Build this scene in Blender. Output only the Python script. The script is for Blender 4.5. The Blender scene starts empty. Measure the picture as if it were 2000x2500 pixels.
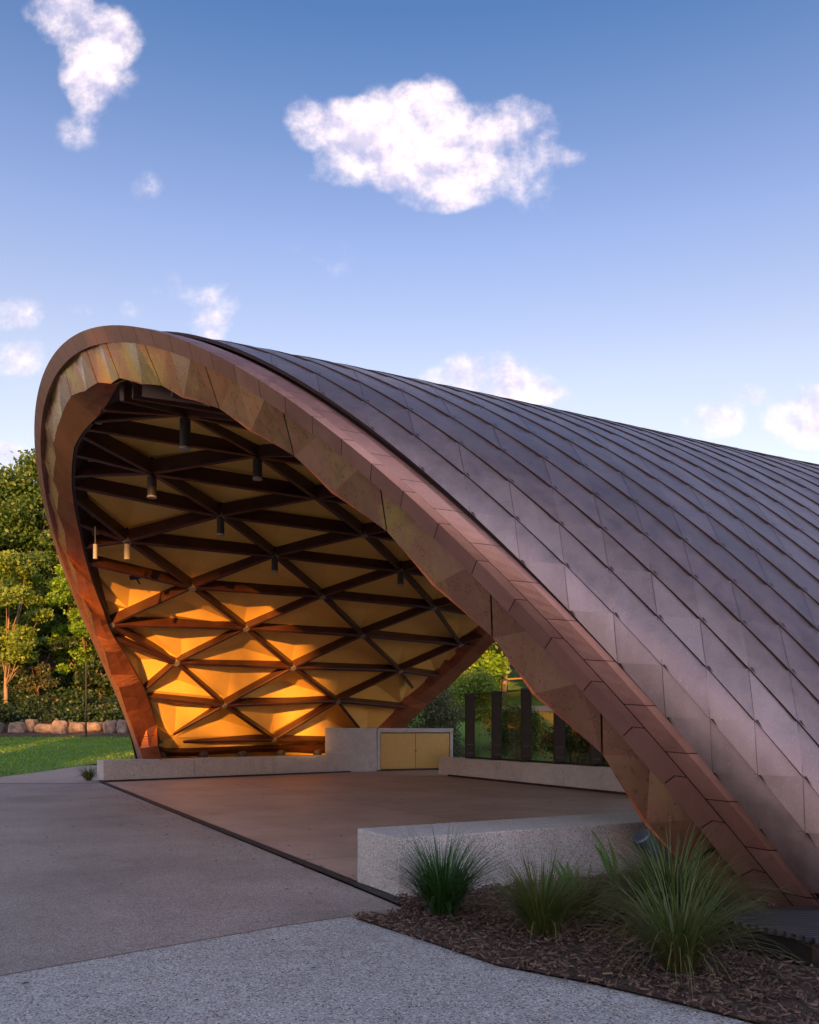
import bpy, math, random
import numpy as np
random.seed(7); rng=np.random.default_rng(7)
sc=bpy.context.scene; COL=sc.collection
F_PX=2000.; HOR=1786.; EYE=1.4
# ------------------------------------------------------------------ camera
cd=bpy.data.cameras.new('camera'); cam=bpy.data.objects.new('camera',cd); COL.objects.link(cam)
cam.location=(0,0,EYE); cam.rotation_euler=(math.radians(90),0,0)
cd.sensor_fit='VERTICAL'; cd.sensor_height=36; cd.sensor_width=28.8; cd.lens=36*F_PX/2500
cd.shift_y=(HOR-1250)/2500.; cd.clip_end=3000; cd.clip_start=.05
sc.camera=cam
# ------------------------------------------------------------------ light
SUN_T=np.array([.05,.99,-.139]); SUN_T/=np.linalg.norm(SUN_T)
el=math.asin(-SUN_T[2]); rot=math.atan2(-SUN_T[0],-SUN_T[1])
sd=bpy.data.lights.new('sun','SUN'); sd.energy=5.0; sd.angle=math.radians(.55); sd.color=(1,.43,.08)
so=bpy.data.objects.new('sun',sd); COL.objects.link(so); so.location=(0,-30,30)
from mathutils import Vector, Matrix, noise as mnoise
so.rotation_euler=Vector(SUN_T).to_track_quat('-Z','Y').to_euler()
sc.view_settings.view_transform='Standard'; sc.view_settings.look='None'; sc.view_settings.gamma=1
sc.view_settings.exposure=1.35
try: sc.view_settings.use_curve_mapping=False
except Exception: pass
# ------------------------------------------------------------------ world
w=bpy.data.worlds.new('World'); sc.world=w; w.use_nodes=True
NT=w.node_tree; NT.nodes.clear()
class G:
    """tiny node helper"""
    def __init__(s,nt): s.nt=nt
    def n(s,t,**k):
        o=s.nt.nodes.new(t)
        for a,b in k.items(): setattr(o,a,b)
        return o
    def link(s,a,b): s.nt.links.new(a,b)
    def set(s,sock,v):
        if hasattr(v,'is_output') or isinstance(v,bpy.types.NodeSocket): s.link(v,sock)
        else: sock.default_value=v
    def m(s,op,a,b=0.,c=None,clamp=False):
        o=s.n('ShaderNodeMath',operation=op,use_clamp=clamp); s.set(o.inputs[0],a); s.set(o.inputs[1],b)
        if c is not None: s.set(o.inputs[2],c)
        return o.outputs[0]
    def vm(s,op,a,b=(0,0,0)):
        o=s.n('ShaderNodeVectorMath',operation=op); s.set(o.inputs[0],a); s.set(o.inputs[1],b)
        return o.outputs['Value'] if op in('LENGTH','DOT_PRODUCT') else o.outputs[0]
    def mix(s,f,a,b,mode='MIX'):
        o=s.n('ShaderNodeMix',data_type='RGBA',blend_type=mode); s.set(o.inputs[0],f); s.set(o.inputs[6],a); s.set(o.inputs[7],b); return o.outputs[2]
    def noise(s,vec,scale,detail=4,rough=.55,dist=0.):
        o=s.n('ShaderNodeTexNoise'); s.link(vec,o.inputs['Vector']); o.inputs['Scale'].default_value=scale; o.inputs['Detail'].default_value=detail
        o.inputs['Roughness'].default_value=rough; o.inputs['Distortion'].default_value=dist; return o
    def ramp(s,f,stops,interp='LINEAR'):
        o=s.n('ShaderNodeValToRGB'); s.set(o.inputs[0],f); o.color_ramp.interpolation=interp
        e=o.color_ramp.elements
        while len(e)<len(stops): e.new(.5)
        for i,(p,c) in enumerate(stops):
            e[i].position=p; e[i].color=(c,c,c,1) if isinstance(c,(int,float)) else (*c,1)
        return o.outputs[0]
    def rng(s,v,a,b,c=0.,d=1.,interp='LINEAR'):
        o=s.n('ShaderNodeMapRange',interpolation_type=interp); s.set(o.inputs[0],v)
        for i,x in enumerate((a,b,c,d)): o.inputs[i+1].default_value=x
        return o.outputs[0]
g=G(NT)
tc=g.n('ShaderNodeTexCoord'); dirv=tc.outputs['Generated']
sky=g.n('ShaderNodeTexSky',sky_type='NISHITA'); sky.sun_disc=False; sky.sun_elevation=el; sky.sun_rotation=rot
sky.altitude=50; sky.air_density=1.0; sky.dust_density=.6; sky.ozone_density=2.5
sep=g.n('ShaderNodeSeparateXYZ'); g.link(dirv,sep.inputs[0])
ysafe=g.m('MAXIMUM',sep.outputs[1],.02)
u=g.m('DIVIDE',sep.outputs[0],ysafe); t=g.m('DIVIDE',sep.outputs[2],ysafe)
cmb=g.n('ShaderNodeCombineXYZ'); g.link(u,cmb.inputs[0]); g.link(t,cmb.inputs[1]); uv=cmb.outputs[0]
n1=g.noise(uv,9,10,.62); n2=g.noise(uv,3.2,3,.5)
wv=g.vm('ADD',uv,g.vm('SCALE',g.vm('SUBTRACT',n2.outputs[1],(.5,.5,.5))))
for nd in NT.nodes:
    if nd.type=='VECT_MATH' and nd.operation=='SCALE': nd.inputs['Scale'].default_value=.07
CL=[(735,315,50,60,.9),(850,350,110,75,.9),(985,310,100,85,.95),(1050,262,75,65,1),(1160,330,130,75,.9),(1275,290,70,60,.9),(1310,425,75,85,.7),(1060,420,170,80,.95),(860,435,110,45,.6),(1360,365,90,30,.5),(1040,500,80,28,.5),
 (150,15,70,50,.8),(190,60,75,70,.95),(270,90,75,65,.95),(230,160,62,80,.9),(240,240,45,60,.65),(205,310,50,45,.5),(320,200,40,40,.35),(360,445,40,40,.45),
 (515,740,70,50,.5),(420,700,90,40,.35),(500,800,60,40,.55),(30,775,70,50,.55),(35,885,90,42,.7),(190,775,40,30,.4),(310,765,50,30,.4),
 (1180,925,120,65,.85),(1260,965,110,45,.8),(1140,890,40,40,.6),(1970,1020,105,75,.9),(1720,1040,70,50,.7),(1815,980,50,28,.5),(1985,1060,80,40,.7),(820,640,300,60,.18),(20,1110,60,30,.5)]
mx=None
for (cx,cy,rx,ry,a) in CL:
    c=((cx-1000)/F_PX,(HOR-cy)/F_PX,0)
    d=g.vm('LENGTH',g.vm('MULTIPLY',g.vm('SUBTRACT',wv,c),(F_PX/rx/1.42,F_PX/ry/1.35,0)))
    v=g.m('MULTIPLY',g.m('SUBTRACT',1.,g.m('MULTIPLY',d,d),clamp=True),a)
    mx=v if mx is None else g.m('ADD',mx,g.m('MULTIPLY',v,g.m('SUBTRACT',1.,mx,clamp=True)))
dens=g.m('ADD',mx,g.m('MULTIPLY',g.m('SUBTRACT',n1.outputs[0],.5),2.6))
n3=g.noise(uv,34,5,.6); dens=g.m('ADD',dens,g.m('MULTIPLY',g.m('SUBTRACT',n3.outputs[0],.5),.35))
inside=g.rng(mx,.0,.35,0,1,'SMOOTHSTEP')
alpha=g.m('MULTIPLY',g.rng(dens,.18,1.12,0,1,'SMOOTHSTEP'),inside)
front=g.m('GREATER_THAN',sep.outputs[1],.05); alpha=g.m('MULTIPLY',alpha,front)
# unseen bright clouds behind and above the camera, added as fill light
n4=g.noise(dirv,3.0,6,.6); back=g.m('MULTIPLY',g.rng(n4.outputs[0],.40,.60,0,.9,'SMOOTHSTEP'),g.rng(sep.outputs[1],-.25,.12,1.,0.))
alpha=g.m('MAXIMUM',alpha,back)
n1b=g.noise(g.vm('ADD',uv,(.004,.016,0)),9,10,.62); shade=g.rng(g.m('SUBTRACT',n1.outputs[0],n1b.outputs[0]),-.09,.07,0,1)
ccol=g.mix(shade,(2.35,2.15,2.75,1),(4.0,3.4,3.4,1))
elev=sep.outputs[2]
tint=g.mix(g.rng(elev,.0,.387),(2.15,1.2,.86,1),(1.95,1.15,.92,1)); tint=g.mix(g.rng(elev,.387,.51),tint,(1.42,.97,.97,1)); tint=g.mix(g.rng(elev,.51,.66),tint,(.57,.62,.77,1))
skyc=g.mix(1.0,sky.outputs[0],tint,'MULTIPLY')
hz=g.rng(sep.outputs[1],-.1,-.6,0,1)
ccol=g.mix(hz,ccol,(5.9,6.1,7.6,1))  # rearward clouds made brighter still to strengthen the added fill
fin=g.mix(alpha,skyc,ccol)
bg=g.n('ShaderNodeBackground'); g.link(fin,bg.inputs[0]); bg.inputs[1].default_value=.135
wo=g.n('ShaderNodeOutputWorld'); g.link(bg.outputs[0],wo.inputs[0])

# ------------------------------------------------------------------ helpers
ORG={}
def tag(o,label=None,cat=None,group=None,kind=None):
    if label:o['label']=label
    if cat:o['category']=cat
    if group:o['group']=group
    if kind:o['kind']=kind
    return o
def empty(name,loc):
    o=bpy.data.objects.new(name,None); COL.objects.link(o); o.location=loc; o.empty_display_size=.2; ORG[o]=np.array(loc,float); return o
def build(name,V,F,mats,parent=None,attr=None,smooth=False,mi=None):
    V=np.asarray(V,float)
    if parent is not None: org=ORG[parent]
    else: org=np.array([V[:,0].mean(),V[:,1].mean(),V[:,2].min()])
    me=bpy.data.meshes.new(name)
    V2=(V-org)
    if isinstance(F,np.ndarray):
        k=F.shape[1]; me.vertices.add(len(V2)); me.vertices.foreach_set('co',V2.astype(np.float32).ravel())
        me.loops.add(F.size); me.loops.foreach_set('vertex_index',F.astype(np.int32).ravel())
        me.polygons.add(len(F)); me.polygons.foreach_set('loop_start',np.arange(0,F.size,k,dtype=np.int32))
        me.update(calc_edges=True); me.validate()
    else:
        me.from_pydata(V2.tolist(),[],[list(f) for f in F]); me.update()
    if not isinstance(mats,(list,tuple)): mats=[mats]
    for m in mats: me.materials.append(m)
    if mi is not None: me.polygons.foreach_set('material_index',np.asarray(mi,dtype=np.int32))
    if attr is not None:
        a=me.attributes.new('tint','FLOAT','FACE'); a.data.foreach_set('value',np.asarray(attr,dtype=np.float32))
    if smooth: me.polygons.foreach_set('use_smooth',np.ones(len(me.polygons),bool))
    o=bpy.data.objects.new(name,me); COL.objects.link(o)
    if parent is not None:
        o.parent=parent; ORG[o]=org
    else: o.location=org; ORG[o]=org
    return o
class MB:
    def __init__(s): s.V=[];s.F=[];s.A=[];s.n=0
    def add(s,V,F,a=0.):
        V=np.asarray(V,float).reshape(-1,3)
        s.V.append(V); s.F+= [[i+s.n for i in f] for f in F]; s.A+=[a]*len(F); s.n+=len(V); return s
    def box(s,c,sx,sy,sz,rz=0.,a=0.):
        """c = centre of the bottom"""
        co,si=math.cos(rz),math.sin(rz); P=[]
        for z in(0,sz):
            for x,y in((-1,-1),(1,-1),(1,1),(-1,1)):
                X,Y=x*sx/2,y*sy/2; P.append((c[0]+X*co-Y*si,c[1]+X*si+Y*co,c[2]+z))
        return s.add(P,[(3,2,1,0),(4,5,6,7),(0,1,5,4),(1,2,6,5),(2,3,7,6),(3,0,4,7)],a)
    def beam(s,p,q,up,wd,dp,a=0.):
        """bar from p to q; its inner face centred on pq, thickness dp towards up"""
        p=np.array(p,float);q=np.array(q,float);d=q-p;d/=np.linalg.norm(d); up=np.array(up,float); up-=d*(up@d); up/=np.linalg.norm(up); r=np.cross(d,up)
        P=[]
        for e in(p,q):
            for x,y in((-1,0),(1,0),(1,1),(-1,1)): P.append(e+r*x*wd/2+up*y*dp)
        return s.add(P,[(0,1,2,3),(7,6,5,4),(0,4,5,1),(1,5,6,2),(2,6,7,3),(3,7,4,0)],a)
    def prism(s,poly,z0,z1,a=0.):
        n=len(poly); P=[(x,y,z0) for x,y in poly]+[(x,y,z1) for x,y in poly]
        F=[tuple(range(n-1,-1,-1)),tuple(range(n,2*n))]+[(i,(i+1)%n,n+(i+1)%n,n+i) for i in range(n)]
        return s.add(P,F,a)
    def tube(s,pts,rad,n=8,a=0.,cap=True):
        pts=[np.array(p,float) for p in pts]; R=rad if hasattr(rad,'__len__') else [rad]*len(pts); P=[];ref=None
        for i,p in enumerate(pts):
            d=pts[min(i+1,len(pts)-1)]-pts[max(i-1,0)]; d/=np.linalg.norm(d)+1e-9
            if ref is None: ref=np.array([1,0,0]) if abs(d[0])<.8 else np.array([0,1,0])
            x=np.cross(d,ref); x/=np.linalg.norm(x); y=np.cross(d,x); ref=-np.cross(d,x)*0+ref
            for k in range(n):
                an=2*math.pi*k/n; P.append(p+R[i]*(x*math.cos(an)+y*math.sin(an)))
        F=[]
        for i in range(len(pts)-1):
            for k in range(n):
                k2=(k+1)%n; F.append((i*n+k,i*n+k2,(i+1)*n+k2,(i+1)*n+k))
        if cap: F+= [tuple(range(n-1,-1,-1)),tuple(range((len(pts)-1)*n,len(pts)*n))]
        return s.add(P,F,a)
    def make(s,name,mat,parent=None,smooth=False,attr=False,mi=None):
        return build(name,np.vstack(s.V),s.F,mat,parent,s.A if attr else None,smooth,mi)
def bevel(o,w=.012,seg=2):
    m=o.modifiers.new('bevel','BEVEL'); m.width=w; m.segments=seg; m.limit_method='ANGLE'; m.angle_limit=math.radians(40)
    return o
def grid(fn,us,vs):
    V=[];nu,nv=len(us),len(vs)
    for a in us:
        for b in vs: V.append(fn(a,b))
    F=[(i*nv+j,(i+1)*nv+j,(i+1)*nv+j+1,i*nv+j+1) for i in range(nu-1) for j in range(nv-1)]
    return V,F

# ------------------------------------------------------------------ materials
def newmat(name):
    m=bpy.data.materials.new(name); m.use_nodes=True; m.node_tree.nodes.clear(); g=G(m.node_tree)
    o=g.n('ShaderNodeOutputMaterial'); p=g.n('ShaderNodeBsdfPrincipled'); g.link(p.outputs[0],o.inputs[0])
    tc=g.n('ShaderNodeTexCoord'); return m,g,p,tc.outputs['Object']
def bump(g,p,h,st,dist=.01):
    b=g.n('ShaderNodeBump'); b.inputs['Strength'].default_value=st; b.inputs['Distance'].default_value=dist; g.link(h,b.inputs['Height']); g.link(b.outputs[0],p.inputs['Normal'])
def c4(c): return (*c,1)
def copper(name,base,dark,pat=None,rough=.38,metal=.75,streak=(1,1,1),tintamt=.25,patchamt=0.):
    m,g,p,co=newmat(name)
    mp=g.n('ShaderNodeMapping'); g.link(co,mp.inputs[0]); mp.inputs['Scale'].default_value=streak
    a=g.noise(mp.outputs[0],1.3,6,.65,.4); b=g.noise(co,9,6,.7); d=g.noise(co,70,3,.6)
    at=g.n('ShaderNodeAttribute',attribute_name='tint')
    f=g.m('ADD',g.rng(a.outputs[0],.3,.7,.18,.62),g.m('MULTIPLY',g.m('SUBTRACT',b.outputs[0],.5),.7))
    f=g.m('ADD',f,g.m('MULTIPLY',g.m('SUBTRACT',at.outputs['Fac'],.5),tintamt*2),clamp=True)
    col=g.mix(f,c4(dark),c4(base))
    col=g.mix(g.rng(d.outputs[0],.60,.75,0,.35),col,c4(tuple(min(1,x*1.7) for x in base)))
    if pat:
        q=g.noise(co,.9,5,.6,.6); q2=g.noise(co,26,4,.7)
        k=g.m('MULTIPLY',g.rng(q.outputs[0],.50,.62,0,1,'SMOOTHSTEP'),g.rng(q2.outputs[0],.25,.6,.3,1)); col=g.mix(g.m('MULTIPLY',k,patchamt),col,c4(pat))
    g.link(col,p.inputs['Base Color']); p.inputs['Metallic'].default_value=metal
    g.link(g.rng(b.outputs[0],.3,.7,rough-.08,rough+.10),p.inputs['Roughness'])
    h=g.m('ADD',g.m('MULTIPLY',a.outputs[0],.5),g.m('MULTIPLY',d.outputs[0],.06)); bump(g,p,h,.18,.02)
    return m
M={}
M['clad']=copper('copper_cladding',(.37,.28,.275),(.185,.137,.135),rough=.40,metal=.68,streak=(2.2,2.2,.35),tintamt=.17)
M['fascia']=copper('copper_fascia',(.47,.265,.215),(.27,.13,.105),pat=(.32,.16,.13),patchamt=.5,rough=.42,metal=.6,tintamt=.15)
M['soffit']=copper('copper_soffit',(.50,.29,.18),(.29,.145,.09),pat=(.50,.39,.10),patchamt=.8,rough=.30,metal=.72,tintamt=.5)  # gold patches put warm reflections into the copper colour
M['reveal']=copper('copper_reveal',(.55,.20,.08),(.20,.06,.03),rough=.45,metal=.5,tintamt=.2)
def plain(name,col,rough=.6,metal=0.,var=.25,scale=6,bumpst=.1,spec=None,tintc=None):
    m,g,p,co=newmat(name); a=g.noise(co,scale,5,.6)
    c=g.mix(g.rng(a.outputs[0],.3,.7),c4(tuple(x*(1-var) for x in col)),c4(tuple(min(1,x*(1+var)) for x in col)))
    if tintc:
        at=g.n('ShaderNodeAttribute',attribute_name='tint'); c=g.mix(at.outputs['Fac'],c,c4(tintc))
    g.link(c,p.inputs['Base Color']); p.inputs['Roughness'].default_value=rough; p.inputs['Metallic'].default_value=metal
    if spec is not None: p.inputs['Specular IOR Level'].default_value=spec
    if bumpst: bump(g,p,g.noise(co,scale*8,3,.6).outputs[0],bumpst,.005)
    return m
M['seam']=plain('seam_shadow_metal',(.035,.016,.014),.7,.3)
M['beam']=plain('oxide_red_beam',(.055,.018,.010),.42,0,.3,3,.15)
M['plate']=plain('node_plate_steel',(.24,.21,.18),.5,.3)
M['black']=plain('black_metal',(.018,.017,.018),.45,.4)
M['lamp']=plain('pendant_bronze',(.05,.045,.042),.6,.1)
M['lampsunlit_trim']=plain('pendant_sunlit_and_trim',(.30,.27,.24),.6,.0)  # pale tone paints sunlight on two housings; trim rings share it
M['lining']=plain('ochre_lining',(.82,.49,.115),.50,0,.10,1.2,.10)
M['gold']=plain('brass_door',(.33,.21,.05),.45,.3,.06,5,.02)
M['fin']=plain('dark_fin_steel',(.014,.008,.008),.5,.2)
M['blue']=plain('spotlight_grey',(.05,.07,.10),.38,.5,.1)
M['trunk']=plain('bark',(.16,.10,.065),.9,0,.4,5,.8)
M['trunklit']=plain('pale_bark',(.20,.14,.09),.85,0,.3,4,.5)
M['rock']=plain('sandstone_rock',(.20,.15,.115),.9,0,.45,2.5,1.0)
M['kerb']=plain('kerb_concrete',(.20,.17,.14),.85,0,.25,9,.6)
M['soil']=plain('dark_soil',(.055,.035,.025),.95,0,.4,3,1.)
M['chip']=plain('bark_chips',(.040,.022,.017),.85,0,.3,20,.3,tintc=(.22,.14,.105))
def aggregate(name,base,cols,scale,rough=.7,macro=.25,mort=.06,bs=.6,spec=.4):
    """exposed-aggregate surface: voronoi stones of several colours in a mortar"""
    m,g,p,co=newmat(name)
    v=g.n('ShaderNodeTexVoronoi',feature='F1'); g.link(co,v.inputs['Vector']); v.inputs['Scale'].default_value=scale
    wn=g.n('ShaderNodeSeparateColor'); g.link(v.outputs['Color'],wn.inputs[0])
    n=len(cols); st=[]; acc=0
    for c,wt in cols: st.append((acc,c)); acc+=wt
    stones=g.ramp(wn.outputs[0],st,'CONSTANT')
    edge=g.rng(v.outputs['Distance'],.35,.62,0,1)
    col=g.mix(edge,stones,c4(base))
    mac=g.noise(co,.55,5,.62); mac2=g.noise(co,4,5,.65)
    f=g.m('ADD',g.rng(mac.outputs[0],.3,.7,1-macro,1+macro),g.rng(mac2.outputs[0],.3,.7,-.10,.10))
    st_=g.noise(co,1.7,6,.7,.8); f=g.m('MULTIPLY',f,g.rng(st_.outputs[0],.60,.74,1.,1-macro*1.1)); sp=g.noise(co,7,3,.6); f=g.m('MULTIPLY',f,g.rng(sp.outputs[0],.72,.76,1.,.72))
    cc=g.n('ShaderNodeCombineColor'); [g.link(f,cc.inputs[i]) for i in range(3)]
    col=g.mix(1.,col,cc.outputs[0],'MULTIPLY')
    g.link(col,p.inputs['Base Color']); g.link(g.rng(mac2.outputs[0],.3,.7,rough-.1,rough+.08),p.inputs['Roughness']); p.inputs['Specular IOR Level'].default_value=spec
    bump(g,p,g.m('SUBTRACT',1.,v.outputs['Distance']),bs,.006); return m
M['foot']=aggregate('light_exposed_aggregate',(.32,.32,.32),[((.46,.46,.45),.30),((.28,.275,.27),.22),((.06,.052,.05),.17),((.58,.57,.55),.17),((.20,.10,.065),.14)],80,.62,.12)
M['plaza']=aggregate('worn_dark_aggregate',(.25,.215,.20),[((.35,.31,.29),.35),((.21,.185,.175),.3),((.45,.40,.37),.15),((.08,.07,.068),.2)],95,.58,.22)
M['stage']=aggregate('brown_stage_slab',(.35,.25,.205),[((.41,.30,.25),.4),((.30,.215,.175),.4),((.49,.38,.32),.2)],140,.50,.22,bs=.25)
M['concpath']=aggregate('pale_path_concrete',(.33,.27,.235),[((.36,.30,.26),.6),((.29,.24,.21),.4)],60,.8,.12,bs=.2)
M['granite']=aggregate('speckled_precast',(.37,.365,.36),[((.45,.445,.44),.45),((.26,.245,.235),.27),((.09,.08,.075),.15),((.56,.54,.51),.14)],95,.62,.10,bs=.25)
M['drain']=plain('dark_drain_channel',(.022,.020,.022),.75,.0,.3,12,.3)
M['joint']=plain('joint_filler',(.06,.045,.04),.8)
def leafmat(name,dark,light,trans=.35):
    m,g,p,co=newmat(name); at=g.n('ShaderNodeAttribute',attribute_name='tint')
    n=g.noise(co,.8,3,.5); f=g.m('ADD',g.m('MULTIPLY',at.outputs['Fac'],.7),g.rng(n.outputs[0],.3,.7,-.1,.4),clamp=True)
    col=g.mix(f,c4(dark),c4(light)); g.link(col,p.inputs['Base Color']); p.inputs['Roughness'].default_value=.5
    tr=g.n('ShaderNodeBsdfTranslucent'); g.link(g.mix(.5,col,c4((light[0]*1.6,light[1]*1.5,light[2]))),tr.inputs[0])
    mx=g.n('ShaderNodeMixShader'); mx.inputs[0].default_value=trans; g.link(p.outputs[0],mx.inputs[1]); g.link(tr.outputs[0],mx.inputs[2])
    out=[x for x in g.nt.nodes if x.type=='OUTPUT_MATERIAL'][0]; g.link(mx.outputs[0],out.inputs[0]); return m
M['leafdark']=leafmat('dark_gum_leaves',(.014,.034,.010),(.050,.090,.022))
M['leafmid']=leafmat('mid_green_leaves',(.030,.070,.012),(.085,.16,.025))
M['leaflit']=leafmat('sunlit_yellow_leaves',(.055,.105,.014),(.21,.30,.035))  # yellower leaf copy with sunlight put into the colour
M['leafbright']=leafmat('fresh_green_leaves',(.06,.15,.012),(.22,.38,.025))
M['leafgrey']=leafmat('grey_green_leaves',(.040,.055,.022),(.12,.13,.055))
M['shrub']=leafmat('ground_cover_leaves',(.010,.030,.010),(.035,.075,.018),.2)
M['blade']=leafmat('grass_tuft_blades',(.15,.115,.05),(.036,.098,.014),.25)
M['bladedark']=leafmat('dark_tuft_blades',(.012,.032,.010),(.028,.10,.018),.2)
M['broad']=leafmat('broad_leaves',(.02,.07,.015),(.10,.20,.04),.3)
def lawnmat():
    m,g,p,co=newmat('mown_lawn'); a=g.noise(co,.35,5,.6); b=g.noise(co,14,5,.75)
    c=g.mix(g.rng(a.outputs[0],.3,.7),c4((.075,.17,.02)),c4((.15,.28,.035))); c=g.mix(g.rng(b.outputs[0],.35,.65,0,.5),c,c4((.028,.065,.012)))
    g.link(c,p.inputs['Base Color']); p.inputs['Roughness'].default_value=.8; bump(g,p,b.outputs[0],1.,.05); return m
M['lawn']=lawnmat()
def glassmat():
    m=bpy.data.materials.new('tinted_glass'); m.use_nodes=True; m.node_tree.nodes.clear(); g=G(m.node_tree)
    o=g.n('ShaderNodeOutputMaterial'); t=g.n('ShaderNodeBsdfTransparent'); t.inputs[0].default_value=(.86,.82,.74,1)
    gl=g.n('ShaderNodeBsdfGlossy'); gl.inputs['Roughness'].default_value=.02; gl.inputs[0].default_value=(.9,.85,.8,1)
    fr=g.n('ShaderNodeFresnel'); fr.inputs[0].default_value=1.12
    mx=g.n('ShaderNodeMixShader'); mx.inputs[0].default_value=.06; g.link(t.outputs[0],mx.inputs[1]); g.link(gl.outputs[0],mx.inputs[2]); g.link(mx.outputs[0],o.inputs[0]); return m
M['glass']=glassmat()
def grate():
    m,g,p,co=newmat('steel_grate'); p.inputs['Base Color'].default_value=(.05,.06,.075,1); p.inputs['Metallic'].default_value=.6; p.inputs['Roughness'].default_value=.4; return m
M['grate']=grate()

# ------------------------------------------------------------------ the shell's shape
SC=np.array([[14.3608,11.9067,-15.5203,6.8066],[-6.7919,-8.4467,2.6014,4.125],[3.3431,4.2853,-1.039,-3.5095],[-6.761,9.86,-0.1338,0.2923],[4.3831,-7.6573,6.9649,-1.066],[-0.9093,-2.8722,5.807,-4.3333],[7.1152,-0.1191,0.9104,-0.7603],[-1.839,-11.8008,13.1532,-2.3163],[2.4165,10.9274,-7.6894,-3.8456]])
OX,OY,ANG=.33266,16.99833,-1.03092; VR=-.05574
DX=np.array([math.cos(ANG),math.sin(ANG)]); DY=np.array([-DX[1],DX[0]])
def L2W(P): return np.stack([OX+P[...,0]*DX[0]+P[...,1]*DY[0],OY+P[...,0]*DX[1]+P[...,1]*DY[1],P[...,2]],-1)
def surfL(w,v):
    w=np.asarray(w,float);v=np.asarray(v,float)
    c=[SC[i,0]+SC[i,1]*v+SC[i,2]*v**2+SC[i,3]*v**3 for i in range(9)]; w2=w*w
    return np.stack([w*(c[0]+c[1]*w2+c[2]*w2*w2),c[3]+c[4]*w2+c[5]*w2*w2,(1-w2)*(c[6]+c[7]*w2+c[8]*w2*w2)],-1)
def S(w,v,D=0.):
    """point of the shell, D metres below the outer skin, in world space"""
    P=surfL(w,v)
    if np.any(D!=0): P=P-np.asarray(D)[...,None]*nrmL(w,v)
    P=L2W(P)
    if np.ndim(w)==0 and w<-.4 and v>.35:
        k=1+.075*sm(-w,.4,.85)*sm(v,.35,.85); P=P*k
    return P
def sm(x,a,b): t_=min(1,max(0,(x-a)/(b-a))); return t_*t_*(3-2*t_)
def nrmL(w,v,h=1e-3):
    w=np.asarray(w,float)
    a=surfL(w+h,v)-surfL(w-h,v); b=surfL(w,np.asarray(v)+h)-surfL(w,np.asarray(v)-h); n=np.cross(a,b); return n/np.linalg.norm(n,axis=-1,keepdims=True)
def nrmW(w,v):
    n=nrmL(w,v); return np.array([n[0]*DX[0]+n[1]*DY[0],n[0]*DX[1]+n[1]*DY[1],n[2]])
GB=np.array([0,1,.6])/math.hypot(1,.6)
def rim(w,a,b,v=VR):
    """front arch: a metres inwards in the arch's plane, b metres backwards"""
    w=min(max(w,-1.),1.) if abs(w)<1.2 else w
    h=1e-3; T=surfL(w+h,v)-surfL(w-h,v); T/=np.linalg.norm(T); I=-np.cross(T,GB)
    I/=np.linalg.norm(I)
    if I[2]>0 and abs(w)<.5: I=-I
    if abs(w)>=.5 and I[0]*w>0: I=-I
    return L2W(surfL(w,v)+a*I+b*GB)
RK=[(0,1.36),(.25,1.345),(.45,1.31),(.56,1.28),(.65,1.22),(.74,1.15),(.83,1.10),(1.0,1.02)]
def vR(w): return float(np.interp(abs(w),[k[0] for k in RK],[k[1] for k in RK]))

shell=empty('band_shell',(.33,17.0,0.)); tag(shell,'large arched band shell clad in overlapping brown copper panels with a triangulated ochre interior','band shell')
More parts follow.
